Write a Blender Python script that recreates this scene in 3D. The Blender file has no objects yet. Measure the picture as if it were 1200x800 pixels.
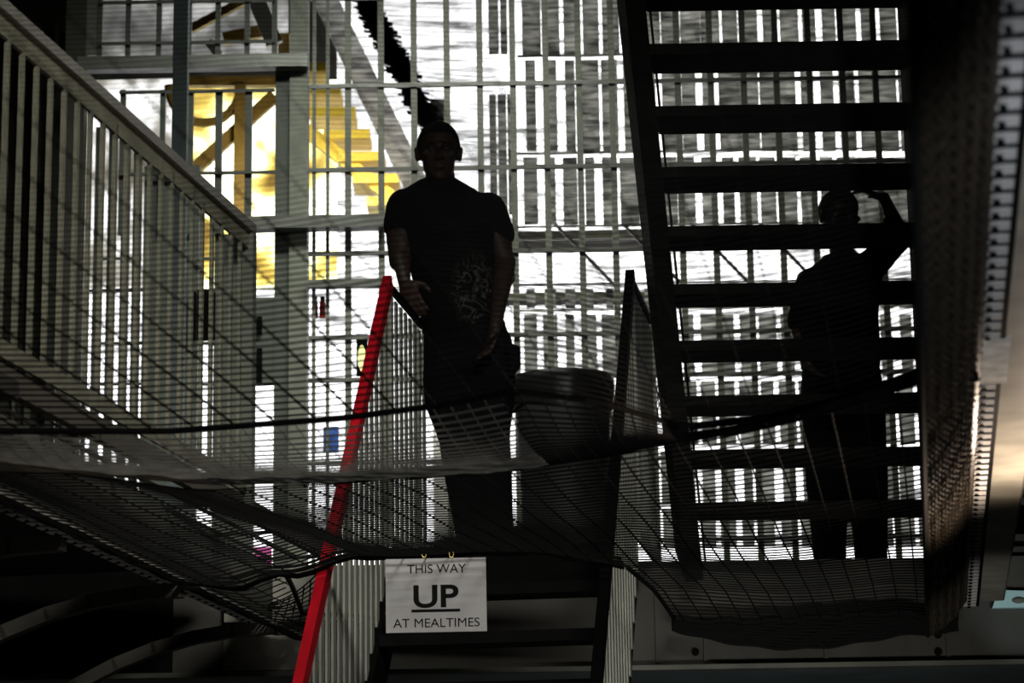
import bpy, bmesh, math, random
from mathutils import Vector, Matrix
random.seed(7)
S = bpy.context.scene
COL = S.collection
# ------------------------------------------------------------------ camera
F = 3000.0; TH = math.atan(700/3000.0); RHO = 0.016; CZ = 1.6
fw = Vector((0, math.cos(TH), math.sin(TH)))
r0 = Vector((1, 0, 0)); u0 = Vector((0, -math.sin(TH), math.cos(TH)))
RT = r0*math.cos(RHO) - u0*math.sin(RHO)
UP = u0*math.cos(RHO) + r0*math.sin(RHO)
CAM = Vector((0, 0, CZ))
def ray(px, py): return fw*F + RT*(px-600) + UP*(400-py)
def P(px, py, Y):                      # point seen at a pixel, on the plane at depth Y
    d = ray(px, py); return CAM + d*(Y/d.y)
def H(px, py, z):                      # point seen at a pixel, at height z
    d = ray(px, py); return CAM + d*((z-CZ)/d.z)
cd = bpy.data.cameras.new('camera'); cam = bpy.data.objects.new('camera', cd); COL.objects.link(cam)
m = Matrix((RT, UP, -fw)).transposed().to_4x4(); m.translation = CAM; cam.matrix_world = m
cd.sensor_width = 36; cd.lens = 90; cd.clip_end = 100; cd.clip_start = .05
cd.dof.use_dof = True; cd.dof.focus_distance = 9.6; cd.dof.aperture_fstop = 5
S.camera = cam
S.view_settings.view_transform = 'Standard'; S.view_settings.look = 'None'
S.view_settings.exposure = 0; S.view_settings.gamma = 1

# ------------------------------------------------------------------ materials
def mat(name, col, rough=.6, metal=0, var=.25, scale=6, bump=.0, stretch=(1,1,1), spec=.4):
    m = bpy.data.materials.new(name); m.use_nodes = True; nt = m.node_tree; n = nt.nodes
    b = n['Principled BSDF']; b.inputs['Roughness'].default_value = rough; b.inputs['Metallic'].default_value = metal
    b.inputs['Specular IOR Level'].default_value = spec
    tc = n.new('ShaderNodeTexCoord'); mp = n.new('ShaderNodeMapping'); mp.inputs['Scale'].default_value = stretch
    nz = n.new('ShaderNodeTexNoise'); nz.inputs['Scale'].default_value = scale; nz.inputs['Detail'].default_value = 5
    cr = n.new('ShaderNodeValToRGB')
    cr.color_ramp.elements[0].position = .3; cr.color_ramp.elements[1].position = .7
    cr.color_ramp.elements[0].color = (*[c*(1-var) for c in col], 1)
    cr.color_ramp.elements[1].color = (*[min(1, c*(1+var)) for c in col], 1)
    L = nt.links.new
    L(tc.outputs['Object'], mp.inputs[0]); L(mp.outputs[0], nz.inputs['Vector']); L(nz.outputs['Fac'], cr.inputs[0])
    L(cr.outputs[0], b.inputs['Base Color'])
    if bump:
        bp = n.new('ShaderNodeBump'); bp.inputs['Strength'].default_value = bump; bp.inputs['Distance'].default_value = .01
        L(nz.outputs['Fac'], bp.inputs['Height']); L(bp.outputs[0], b.inputs['Normal'])
    return m
def glow(name, stops, strength, scale=1.2, stretch=(1,1,1), detail=4, rough=.6):
    m = bpy.data.materials.new(name); m.use_nodes = True; nt = m.node_tree; n = nt.nodes; n.clear()
    L = nt.links.new; o = n.new('ShaderNodeOutputMaterial'); e = n.new('ShaderNodeEmission'); e.inputs[1].default_value = strength
    tc = n.new('ShaderNodeTexCoord'); mp = n.new('ShaderNodeMapping'); mp.inputs['Scale'].default_value = stretch
    nz = n.new('ShaderNodeTexNoise'); nz.inputs['Scale'].default_value = scale; nz.inputs['Detail'].default_value = detail
    nz.inputs['Roughness'].default_value = rough
    cr = n.new('ShaderNodeValToRGB')
    while len(cr.color_ramp.elements) < len(stops): cr.color_ramp.elements.new(.5)
    for el, (p, c) in zip(cr.color_ramp.elements, stops): el.position = p; el.color = (*c, 1)
    L(tc.outputs['Object'], mp.inputs[0]); L(mp.outputs[0], nz.inputs['Vector']); L(nz.outputs['Fac'], cr.inputs[0])
    L(cr.outputs[0], e.inputs[0]); L(e.outputs[0], o.inputs[0])
    return m
M = {}
M['rail_steel'] = mat('grey_painted_rail', (.21,.21,.185), .35, .2, .15, 10, .05)
M['bal'] = mat('olive_grey_painted_bars', (.15,.15,.11), .45, .1, .3, 9)
M['grille'] = mat('grey_green_painted_grille', (.22,.225,.18), .5, .1, .2, 8)
M['panel'] = mat('grey_green_door_paint', (.10,.108,.088), .5, 0, .18, 3)
M['panel_dark'] = mat('dark_brown_grey_wall', (.06,.055,.045), .7, 0, .3, 3)
M['teal'] = mat('pale_teal_post_paint', (.115,.15,.145), .5, 0, .15, 6)
M['black'] = mat('black_paint', (.003,.003,.003), .7, 0, .3, 12, spec=.06)
M['tread'] = mat('dark_stair_tread', (.012,.0115,.0105), .8, 0, .35, 5, .2, (1,4,4), spec=.1)
M['net'] = mat('black_net_cord', (.0045,.0045,.0045), .8, 0, .2, 30, spec=.1)
M['net_near'] = mat('dark_net_cord', (.010,.010,.009), .8, 0, .3, 30, spec=.1)
M['net_lit'] = mat('lit_grey_net_cord', (.15,.147,.13), .8, 0, .35, 14, spec=.1)  # paler cord colour stands in for light falling on the band
M['net_warm_lit'] = mat('warm_lit_net_cord', (.025,.02,.014), .42, 0, .4, 30, spec=.6)  # black cord with the warm light from the right tinted in
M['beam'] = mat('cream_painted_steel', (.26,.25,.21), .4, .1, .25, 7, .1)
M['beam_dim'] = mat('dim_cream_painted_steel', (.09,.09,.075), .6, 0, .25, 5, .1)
M['clip'] = mat('worn_white_clip_paint', (.42,.42,.42), .55, 0, .5, 20, .2)
M['clip_dim'] = mat('grey_clip_paint', (.6,.6,.55), .6, 0, .4, 20, .2)
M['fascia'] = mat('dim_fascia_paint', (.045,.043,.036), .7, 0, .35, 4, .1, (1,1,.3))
M['soffit'] = mat('bluish_soffit_paint', (.10,.13,.14), .6, 0, .2, 3)
M['red'] = mat('red_gloss_handrail_paint', (.46,.006,.015), .35, 0, .25, 9, .08)
M['stairpale'] = mat('pale_stair_baluster_paint', (.27,.275,.235), .55, 0, .25, 5, .1)
M['sign'] = mat('grubby_white_sign_card', (.44,.43,.43), .8, 0, .16, 7, 0, (1,1,.6))
M['ink'] = mat('black_sign_print', (.006,.006,.006), .8, 0, .1, 10, spec=.1)
M['brass'] = mat('brass_wire', (.45,.33,.12), .35, .8, .2, 20)
M['rubber'] = mat('black_bin_plastic', (.022,.023,.022), .4, 0, .3, 4, .05)
M['binbag'] = mat('grey_sheen_bin_body', (.06,.065,.06), .5, 0, .5, 2.5, .1)
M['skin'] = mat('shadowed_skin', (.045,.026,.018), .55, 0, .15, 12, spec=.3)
M['hair'] = mat('short_black_hair', (.004,.0035,.003), .85, 0, .5, 90, .6, spec=.1)
M['trouser'] = mat('black_trouser_cloth', (.005,.005,.006), .9, 0, .3, 10, .2, spec=.05)
M['eye'] = mat('dark_eye', (.05,.045,.04), .2, 0, .2, 5)
M['pink'] = mat('pink_paper', (.75,.12,.45), .7, 0, .05, 8)
M['redcan'] = mat('red_extinguisher_paint', (.5,.02,.02), .4, 0, .1, 8)
M['stone'] = mat('dark_painted_brick', (.02,.019,.017), .85, 0, .4, 4, .2)
M['concrete'] = mat('grey_concrete_floor', (.09,.09,.085), .8, 0, .25, 2, .1)
M['yellow'] = mat('yellow_painted_steel', (.75,.55,.06), .45, 0, .15, 5)
M['ochre'] = mat('ochre_painted_steel', (.30,.19,.04), .5, 0, .3, 5)
M['whitepaint'] = mat('white_painted_steel', (.75,.75,.74), .5, 0, .12, 4)
M['whiteglow'] = None
M['paleblue'] = mat('pale_blue_paint', (.4,.6,.62), .5, 0, .06, 6)
# shirt with a faded print
def shirt_mat():
    m = mat('black_shirt_cotton', (.0045,.0045,.0045), .9, 0, .3, 14, .2, spec=.05); nt = m.node_tree; n = nt.nodes; L = nt.links.new
    b = n['Principled BSDF']; src = b.inputs['Base Color'].links[0].from_socket
    tc = n.new('ShaderNodeTexCoord'); sp = n.new('ShaderNodeSeparateXYZ'); L(tc.outputs['Object'], sp.inputs[0])
    nz = n.new('ShaderNodeTexNoise'); nz.inputs['Scale'].default_value = 16; nz.inputs['Detail'].default_value = 3; nz.inputs['Distortion'].default_value = 1.6
    L(tc.outputs['Object'], nz.inputs['Vector'])
    th = n.new('ShaderNodeValToRGB'); th.color_ramp.elements[0].position = .49; th.color_ramp.elements[1].position = .56
    th.color_ramp.elements[0].color = (0,0,0,1); th.color_ramp.elements[1].color = (1,1,1,1)
    e3 = th.color_ramp.elements.new(.61); e3.color = (0,0,0,1)
    L(nz.outputs['Fac'], th.inputs[0])
    cmb = n.new('ShaderNodeVectorMath'); cmb.operation = 'SUBTRACT'; cmb.inputs[1].default_value = (.01, 0, 1.23)
    L(tc.outputs['Object'], cmb.inputs[0])
    sc = n.new('ShaderNodeVectorMath'); sc.operation = 'MULTIPLY'; sc.inputs[1].default_value = (8.2, 0, 5.2); L(cmb.outputs[0], sc.inputs[0])
    ln = n.new('ShaderNodeVectorMath'); ln.operation = 'LENGTH'; L(sc.outputs[0], ln.inputs[0])
    fl = n.new('ShaderNodeValToRGB'); fl.color_ramp.elements[0].position = .55; fl.color_ramp.elements[0].color = (1,1,1,1)
    fl.color_ramp.elements[1].position = 1; fl.color_ramp.elements[1].color = (0,0,0,1); L(ln.outputs['Value'], fl.inputs[0])
    mu = n.new('ShaderNodeMath'); mu.operation = 'MULTIPLY'; L(th.outputs[0], mu.inputs[0]); L(fl.outputs[0], mu.inputs[1])
    mx = n.new('ShaderNodeMixRGB'); L(mu.outputs[0], mx.inputs[0]); L(src, mx.inputs[1]); mx.inputs[2].default_value = (.10,.095,.08,1)
    L(mx.outputs[0], b.inputs['Base Color']); return m
M['shirt'] = shirt_mat()
M['shirt_plain'] = mat('plain_black_shirt', (.0045,.0045,.0045), .9, 0, .3, 14, .2, spec=.05)
def translucent(name, col, t=.5):
    m = bpy.data.materials.new(name); m.use_nodes = True; nt = m.node_tree; n = nt.nodes; L = nt.links.new
    b = n['Principled BSDF']; b.inputs['Roughness'].default_value = .7
    tc = n.new('ShaderNodeTexCoord'); mp = n.new('ShaderNodeMapping'); mp.inputs['Scale'].default_value = (2,1,14)
    nz = n.new('ShaderNodeTexNoise'); nz.inputs['Scale'].default_value = 2.5; nz.inputs['Detail'].default_value = 4
    cr = n.new('ShaderNodeValToRGB'); cr.color_ramp.elements[0].position = .35; cr.color_ramp.elements[1].position = .68
    cr.color_ramp.elements[0].color = (*[c*.25 for c in col],1); cr.color_ramp.elements[1].color = (*[min(1,c*1.7) for c in col],1)
    L(tc.outputs['Object'], mp.inputs[0]); L(mp.outputs[0], nz.inputs['Vector']); L(nz.outputs['Fac'], cr.inputs[0])
    tr = n.new('ShaderNodeBsdfTranslucent'); mix = n.new('ShaderNodeMixShader'); mix.inputs[0].default_value = t
    L(cr.outputs[0], b.inputs['Base Color']); L(cr.outputs[0], tr.inputs[0])
    L(b.outputs[0], mix.inputs[1]); L(tr.outputs[0], mix.inputs[2]); L(mix.outputs[0], n['Material Output'].inputs[0])
    return m
M['slat'] = translucent('frosted_grey_slat', (.50,.50,.47), .92)
M['whiteglow'] = translucent('backlit_white_stringer', (.9,.9,.89), .92)
M['slat2'] = translucent('backlit_grey_strip', (.4,.4,.36), .8)
M['day'] = glow('daylit_frosted_glazing', [(.34,(.10,.10,.09)),(.44,(.5,.51,.5)),(.52,(1.0,1.0,.99)),(.7,(1.7,1.7,1.75))], 3.6, 2.4, (.7,1,9), 5, .7)
M['day_strong'] = glow('strong_daylit_glazing', [(.36,(.10,.10,.10)),(.44,(.55,.55,.55)),(.7,(1.8,1.8,1.85))], 2.6, 1.6, (.8,1,9), 5, .7)
M['room_glow_yellow'] = glow('yellow_room_glow', [(.36,(.28,.17,.04)),(.42,(.9,.65,.13)),(.46,(1.5,1.4,.45)),(.52,(2.4,2.4,1.9))], 1.9, 1.7, (1,1,1), 2)  # emission colours carry the light of the yellow room
M['day_grey2'] = glow('pale_grey_glazing', [(.36,(.12,.10,.06)),(.46,(.5,.48,.42)),(.56,(1.6,1.6,1.6))], 1.5, 1.6, (1,1,1), 3)
M['day_grey'] = glow('dim_grey_glazing', [(.32,(.03,.03,.028)),(.47,(.25,.25,.24)),(.57,(.8,.8,.78))], 1.4, 1.4, (1,1,1), 3)

# ------------------------------------------------------------------ mesh helpers
class MB:
    def __init__(s): s.v = []; s.f = []
    def add(s, vs, fs):
        o = len(s.v); s.v += [Vector(v) for v in vs]; s.f += [tuple(i+o for i in f) for f in fs]; return s
    def box(s, a, b):
        x0,y0,z0 = a; x1,y1,z1 = b
        x0,x1 = min(x0,x1),max(x0,x1); y0,y1 = min(y0,y1),max(y0,y1); z0,z1 = min(z0,z1),max(z0,z1)
        return s.add([(x0,y0,z0),(x1,y0,z0),(x1,y1,z0),(x0,y1,z0),(x0,y0,z1),(x1,y0,z1),(x1,y1,z1),(x0,y1,z1)],
                     [(0,3,2,1),(4,5,6,7),(0,1,5,4),(1,2,6,5),(2,3,7,6),(3,0,4,7)])
    def bar(s, a, b, w, h, side=None):          # rectangular bar from a to b; w across, h along 'up'
        a = Vector(a); b = Vector(b); d = (b-a).normalized()
        if side is None:
            side = d.cross(Vector((0,0,1)))
            if side.length < 1e-3: side = Vector((1,0,0))
        side = Vector(side); side = (side - d*side.dot(d)).normalized(); up = side.cross(d)
        c = [side*(-w/2)+up*(-h/2), side*(w/2)+up*(-h/2), side*(w/2)+up*(h/2), side*(-w/2)+up*(h/2)]
        return s.add([a+q for q in c]+[b+q for q in c], [(0,1,2,3),(7,6,5,4),(0,4,5,1),(1,5,6,2),(2,6,7,3),(3,7,4,0)])
    def tube(s, pts, r, n=4, cap=True):
        pts = [Vector(p) for p in pts]; N = len(pts); rs = r if isinstance(r, (list,tuple)) else [r]*N
        vs = []; ref = Vector((0,0,1))
        d0 = (pts[-1]-pts[0])
        if d0.length > 0 and abs(d0.normalized().z) > .9: ref = Vector((0,1,0))
        for i,p in enumerate(pts):
            t = (pts[min(i+1,N-1)]-pts[max(i-1,0)]).normalized()
            a = t.cross(ref); a = a.normalized() if a.length > 1e-5 else Vector((1,0,0)); b = a.cross(t)
            for k in range(n):
                an = 2*math.pi*k/n+.4; vs.append(p+(a*math.cos(an)+b*math.sin(an))*rs[i])
        fs = [(i*n+k, i*n+(k+1)%n, (i+1)*n+(k+1)%n, (i+1)*n+k) for i in range(N-1) for k in range(n)]
        if cap: fs += [tuple(range(n))[::-1], tuple(range((N-1)*n, N*n))]
        return s.add(vs, fs)
    def ell(s, c, r, nu=20, nv=14, R=None):
        c = Vector(c); vs = []; fs = []
        for j in range(nv+1):
            ph = math.pi*j/nv
            for i in range(nu):
                th = 2*math.pi*i/nu; q = Vector((r[0]*math.sin(ph)*math.cos(th), r[1]*math.sin(ph)*math.sin(th), r[2]*math.cos(ph)))
                vs.append(c+(R@q if R else q))
        for j in range(nv):
            for i in range(nu): fs.append((j*nu+i,(j+1)*nu+i,(j+1)*nu+(i+1)%nu,j*nu+(i+1)%nu))
        return s.add(vs, fs)
    def loft(s, secs, n=24):                    # horizontal elliptical sections (centre, rx, ry[, power])
        vs = []
        for q in secs:
            c, rx, ry = q[:3]; c = Vector(c); e = q[3] if len(q) > 3 else 1
            for k in range(n):
                a = 2*math.pi*k/n; cx, sx = math.cos(a), math.sin(a)
                vs.append(c+Vector((rx*math.copysign(abs(cx)**e, cx), ry*math.copysign(abs(sx)**e, sx), 0)))
        N = len(secs); fs = [(i*n+k, i*n+(k+1)%n, (i+1)*n+(k+1)%n, (i+1)*n+k) for i in range(N-1) for k in range(n)]
        fs += [tuple(range(n))[::-1], tuple(range((N-1)*n, N*n))]
        return s.add(vs, fs)
    def build(s, name, material, parent=None, smooth=False):
        if parent is None: 
            xs = [v.x for v in s.v]; ys = [v.y for v in s.v]; zs = [v.z for v in s.v]
            org = Vector(((min(xs)+max(xs))/2, (min(ys)+max(ys))/2, min(zs)))
        else: org = ORG[parent.name]
        me = bpy.data.meshes.new(name); me.from_pydata([tuple(v-org) for v in s.v], [], s.f)
        me.materials.append(material if not isinstance(material, str) else M[material])
        bm = bmesh.new(); bm.from_mesh(me); bmesh.ops.recalc_face_normals(bm, faces=bm.faces); bm.to_mesh(me); bm.free()
        if smooth: me.polygons.foreach_set('use_smooth', [True]*len(me.polygons))
        o = bpy.data.objects.new(name, me); COL.objects.link(o)
        if parent is None: o.location = org
        else: o.parent = parent
        ORG[o.name] = org
        return o
ORG = {}
def tag(o, label=None, cat=None, group=None, kind=None):
    if label: o['label'] = label
    if cat: o['category'] = cat
    if group: o['group'] = group
    if kind: o['kind'] = kind
    return o
def thing(name, loc, label, cat, group=None):
    o = bpy.data.objects.new(name, None); COL.objects.link(o); o.location = loc; o.empty_display_size = .1
    ORG[o.name] = Vector(loc); return tag(o, label, cat, group)
def struct(name, mb, material, label=None):
    o = mb.build(name, material); o['kind'] = 'structure'
    if label: o['label'] = label
    return o
def lerp(a, b, t): return a+(b-a)*t
def interp(tab, x):
    if x <= tab[0][0]: return tab[0][1]
    for (a, va), (b, vb) in zip(tab, tab[1:]):
        if x <= b:
            t = (x-a)/(b-a); t = t*t*(3-2*t); return va+(vb-va)*t
    return tab[-1][1]

# ------------------------------------------------------------------ key dimensions
ZL = 3.15                       # landing level
ZB = CZ+1.23                    # net-fixing beams
E1 = H(320, 668, ZL); E2 = H(950, 657, ZL)
YE = (E1.y+E2.y)/2              # landing edge depth
YG = YE+2.6                     # grille line
LA, LB = H(0, 590, ZB), H(330, 742, ZB)      # left net beam
RA, RB = H(1168, 0, ZB), H(1131, 690, ZB)    # right net beam
def XL(Y): return lerp(LA.x, LB.x, (Y-LA.y)/(LB.y-LA.y))
def XR(Y): return lerp(RA.x, RB.x, (Y-RA.y)/(RB.y-RA.y))
print('YE', YE, 'YG', YG, 'LA', LA, 'LB', LB, 'RA', RA, 'RB', RB)

# ------------------------------------------------------------------ room shell
YB = 19.2
struct('floor', MB().box((-7,-3,-.1),(7,YB+.4,0)), 'concrete')
struct('ceiling', MB().box((-7,-3,9.6),(7,YB+.4,9.8)), 'stone')
struct('wall_left', MB().box((-7.2,-3,0),(-7,YB+.4,9.6)), 'stone')
struct('wall_right', MB().box((7,-3,0),(7.2,YB+.4,9.6)), 'stone')
struct('wall_back', MB().box((-7,YB,0),(7,YB+.2,9.6)), 'stone')
struct('wall_front', MB().box((-7,-3.2,0),(7,-3,9.6)), 'stone')
# landing slab and its deep edge beam
lf = MB().box((-6.9,YE+.02,CZ+1.12),(6.9,YG+.35,ZL))
struct('floor_landing', lf, 'soffit')
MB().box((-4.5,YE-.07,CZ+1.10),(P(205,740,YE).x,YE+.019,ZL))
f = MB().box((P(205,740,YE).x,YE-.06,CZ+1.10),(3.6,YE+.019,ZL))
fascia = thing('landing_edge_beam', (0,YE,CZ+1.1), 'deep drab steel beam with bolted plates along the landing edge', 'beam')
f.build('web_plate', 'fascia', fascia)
MB().box((-4.5,YE-.06,CZ+1.10),(P(205,740,YE).x-.002,YE+.019,ZL)).build('shaded_web_end', 'black', fascia)  # left stretch of the beam coloured black to stand for shade
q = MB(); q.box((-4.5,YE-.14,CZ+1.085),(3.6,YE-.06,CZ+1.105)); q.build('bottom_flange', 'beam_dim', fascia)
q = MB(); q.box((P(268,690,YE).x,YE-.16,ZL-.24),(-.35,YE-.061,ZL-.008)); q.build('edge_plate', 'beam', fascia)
q = MB()
for px in (770, 826, 967, 1110):
    c = P(px, 740, YE-.07); q.box((c.x-.008,YE-.075,CZ+1.12),(c.x+.008,YE-.06,ZL-.02))
q.build('seam_cover', 'fascia', fascia)
for px, py in ((815,742),(815,764),(1099,722),(1099,744),(1099,764),(293,736),(293,767)):
    c = P(px, py, YE-.06); MB().tube([c, c+Vector((0,-.02,0))], .016, 8).build('bolt', 'black', fascia)
q = MB(); c0 = P(262, 728, YE-.1); c1 = P(380, 728, YE-.1); q.box((c0.x,YE-.1,CZ+1.11),(c1.x,YE-.061,ZL-.25)); q.build('splice_plate', 'beam', fascia)

# ------------------------------------------------------------------ back glazing (daylit frosted windows)
def pane(px0, px1, py0, py1, Y, name, material):
    a = P(px0, py1, Y); b = P(px1, py0, Y)
    return struct(name, MB().box((a.x,Y,a.z),(b.x,Y+.02,b.z)), material)
YW = 18.2
pane(88, 338, -60, 70, YW, 'window_1', 'day_grey')
pane(216, 470, 92, 338, YW, 'yellow_room_pane', 'room_glow_yellow')  # glowing pane put in for the yellow-lit room beyond
pane(96, 215, 92, 338, YW, 'window_8', 'day_grey2')
pane(395, 590, -60, 330, YW-.15, 'window_3', 'day_strong')
pane(590, 1130, -60, 270, YW-.15, 'window_4', 'day')
pane(590, 1130, 285, 345, YW-.1, 'window_5', 'day_strong')
pane(596, 1130, 350, 690, YW-.15, 'window_6', 'day_strong')
pane(96, 592, 335, 690, YW, 'window_7', 'day_strong')
# soft grey diagonals in pane gap: glazing bars between windows
tr = MB()
for py in (278, 348):
    a = P(580, py, YW-.2); b = P(1140, py-8, YW-.2); tr.bar(a, b, .03, .05)
struct('trim_1', tr, 'grille')

# ------------------------------------------------------------------ staircase beyond the grille (far left)
fs = thing('far_staircase', P(430, 400, 16.8), 'white and yellow staircase rising beyond the barred grille', 'staircase')
a = P(352, -60, 16.8); b = P(492, 226, 16.8)
MB().bar(a, b, .10, .16, (0,1,0)).build('stringer', 'whiteglow', fs)
MB().box((a.x+.9,16.75,0),(a.x+1.0,16.85,P(440,120,16.8).z)).build('post', 'whitepaint', fs)
a = P(396, -60, 16.7); b = P(512, 160, 16.7)
q = MB()
for k in range(110):
    t0 = a.lerp(b, k/110); l_ = .07+random.uniform(0,.06); q.bar(t0+Vector((-l_,0,.02)), t0+Vector((l_,0,-.03)), .02, .012)
q.bar(a, b, .02, .09, (0,1,0)); q.build('riser_mesh', 'black', fs)
q = MB()
for k in range(7):
    t = P(372+k*17, 78+k*26, 16.9); q.box((t.x-.26,16.9,t.z-.035),(t.x+.06,17.2,t.z+.03))
q.build('tread_edge', 'yellow', fs)
q = MB(); q.bar(P(330,130,17), P(470,240,17), .06, .09, (0,1,0)); q.build('yellow_brace', 'yellow', fs)
arch = thing('arched_brace', P(270,270,17.2), 'ochre arched steel brace seen through the yellow-lit window bars', 'brace')
q = MB(); pts = [P(240+42*math.cos(t)*1.0, 100+44*math.sin(t), 17.2) for t in [i*math.pi/12 for i in range(0,13)]]
q.tube(pts, .035, 6); q.build('arch_ring', 'ochre', arch)
MB().box((pts[0].x-.04,17.16,0),(pts[0].x+.04,17.24,pts[0].z)).build('post', 'ochre', arch)
q = MB(); q.bar(P(222,204,17.25), P(322,112,17.25), .05, .09, (0,1,0)); q.build('diagonal_strut', 'ochre', arch)
q = MB(); q.bar(P(222,96,17.25), P(325,96,17.25), .06, .07); q.build('head_bar', 'ochre', arch)
arch2 = thing('sloping_brace', P(260,60,17.2), 'ochre sloping steel brace behind the upper left window bars', 'brace')
q = MB(); q.bar(P(224,34,17.25), P(292,-2,17.25), .05, .06, (0,1,0)); q.bar(P(262,46,17.3), P(322,34,17.3), .05, .09, (0,1,0)); q.build('strut', 'ochre', arch2)
q = MB(); q.bar(P(292,-20,17.1), P(322,52,17.1), .05, .12, (0,1,0)); q.bar(P(244,50,17.1), P(258,66,17.1), .05, .06, (0,1,0)); q.build('white_strut', 'whitepaint', arch2)
a = P(333,40,17.3); MB().box((a.x-.04,17.27,0),(a.x+.04,17.33,a.z)).build('post', 'ochre', arch2)

# ------------------------------------------------------------------ slatted screen beyond the grille on the right
def slat_panel(name, y0, y1, x0, x1, pitch, w, parent, Y=16.0, skip=()):
    q = MB(); x = x0; k = 0
    while x < x1:
        if k not in skip:
            ww = w*random.uniform(.6,1.35); a = P(x-ww/2, y1, Y); b = P(x+ww/2, y0, Y)
            q.box((a.x,Y,a.z),(b.x,Y+.03,b.z))
        x += pitch; k += 1
    return q.build(name, 'slat', parent)
scr = thing('slatted_screen', P(850,640,16), 'tall screen of frosted grey slats standing in front of the daylit windows', 'screen')
for y0, y1 in ((-60,63),(70,176),(184,262)): slat_panel('slat_row', y0, y1, 622, 1130, 23.2, 15, scr)
for y0, y1 in ((338,360),(368,440),(446,520),(528,590),(596,640)): slat_panel('slat_row', y0, y1, 622, 1130, 23.2, 13, scr)
slat_panel('side_slat_row', -40, 62, 578, 600, 12, 8, scr); slat_panel('side_slat_row', 110, 250, 578, 604, 11, 6, scr)
q = MB()
for py in (66, 180, 266, 334, 364, 443, 524, 593, 644): q.bar(P(606,py,16.05), P(1130,py-8,16.05), .02, .012)
q.build('cross_rail', 'slat', scr)
q = MB()
for k in range(6): q.bar(P(650+k*80, 262, 16.06), P(720+k*80, 334, 16.06), .02, .02, (0,1,0))
q.build('diagonal_rod', 'grille', scr)

# ------------------------------------------------------------------ main barred grille
gr = thing('barred_grille', P(750,640,YG), 'floor to ceiling grey steel bar grille across the back of the landing', 'grille')
def vbar(q, px, y0, y1, Y, w, d=.03, tilt=0):
    a = P(px, y1, Y); b = P(px, (y0+y1)/2, Y); zt = P(px, y0, Y).z
    xx = P(px, 250, Y).x
    q.box((xx-w/2,Y-d/2,a.z),(xx+w/2,Y+d/2,zt))
zb = ZL
bars = [408+39.1*k for k in range(19)]
for px in bars:
    if px < 1110: q = MB(); vbar(q, px, -70, 700, YG, .034, .02); q.build('bar', 'grille', gr)
for px in (368, 384): q = MB(); vbar(q, px, -70, 700, YG, .018); q.build('bar', 'grille', gr)
for py in (-4, 99, 197, 295, 393, 443, 540, 636):
    q = MB(); a = P(600, py, YG); q.box((P(362,py,YG).x,YG-.028,a.z-.011),(P(1120,py,YG).x,YG-.005,a.z+.011)); q.build('cross_bar', 'rail_steel', gr)
q = MB(); a = P(400, 262, YG-.1); q.box((P(275,262,YG).x,YG-.14,a.z-.028),(P(452,262,YG).x,YG-.04,a.z+.04)); q.build('mid_rail', 'rail_steel', gr)
q = MB(); a = P(400, 331, YG-.1); q.box((P(362,262,YG).x,YG-.1,a.z-.02),(P(452,262,YG).x,YG-.04,a.z+.02)); q.build('lock_rail', 'rail_steel', gr)

# left partition: posts, beam, windows bars and door panels
lp = thing('steel_partition', P(230,640,YG), 'grey steel partition with barred openings and door panels at the head of the left walkway', 'partition')
def rect(name, x0, x1, y0, y1, Y, material, parent, d=.06):
    a = P((x0+x1)/2, y1, Y); b = P((x0+x1)/2, y0, Y); xa = P(x0,(y0+y1)/2,Y).x; xb = P(x1,(y0+y1)/2,Y).x
    return MB().box((xa,Y-d/2,a.z),(xb,Y+d/2,b.z)).build(name, material, parent)
rect('corner_post', 340, 361, -60, 690, YG+.02, 'grille', lp, .14)
rect('inner_post', 322, 341, 84, 690, YG+.02, 'panel', lp, .08)
rect('head_beam', 92, 361, 67, 82, YG-.09, 'rail_steel', lp, .08)
rect('outer_post', 72, 96, -60, 690, YG+.02, 'panel_dark', lp, .1)
rect('pale_post', 96, 118, -60, 66, YG+.02, 'rail_steel', lp, .06)
for px in (118, 151, 187, 222, 256, 290, 322): rect('window_bar', px-3, px+3, -60, 66, YG, 'panel', lp, .03)
for py in (2, 50): rect('window_cross_bar', 118, 322, py-1.5, py+1.5, YG-.03, 'panel', lp, .02)
for px in (143, 190, 222, 256, 291): rect('window_bar', px-(4 if px>200 else 3), px+(4 if px>200 else 3), 106, 275, YG, 'panel', lp, .03)
for py in (107, 203): rect('window_cross_bar', 140, 322, py-1.5, py+1.5, YG-.03, 'panel', lp, .02)
rect('door_panel', 166, 232, 196, 690, YG+.05, 'panel', lp)
rect('door_panel', 250, 298, 276, 690, YG+.05, 'panel', lp)
rect('door_panel', 322, 361, 276, 690, YG+.06, 'panel', lp)
rect('lower_plate', 232, 251, 341, 398, YG+.04, 'black', lp)
lb = rect('lock_box', 298, 330, 350, 450, YG+.02, 'panel', lp)
rect('slot', 301, 307, 371, 390, YG-.03, 'black', lp, .03); rect('slot', 301, 307, 408, 448, YG-.03, 'black', lp, .03)
rect('viewing_slot', 222, 230, 343, 397, YG-.0, 'black', lp, .06); rect('viewing_slot', 246, 252, 343, 397, YG-.0, 'black', lp, .06)
for px in (62, 86, 112, 128, 144, 158): rect('upright', px-5, px+5, 150 if px>100 else 60, 690, YG+.3, 'panel', lp, .03)
for py in (303, 402, 450): rect('door_cross_bar', 110, 166, py-1.5, py+1.5, YG-.02, 'panel', lp, .02); rect('door_cross_bar', 230, 252, py-1.5, py+1.5, YG-.02, 'panel', lp, .02)
wl = thing('panelled_wall', P(40,640,YG+.8), 'dim brown-grey panelled wall at the far end of the left walkway', 'wall panelling')
q = MB(); x = -140
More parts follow.
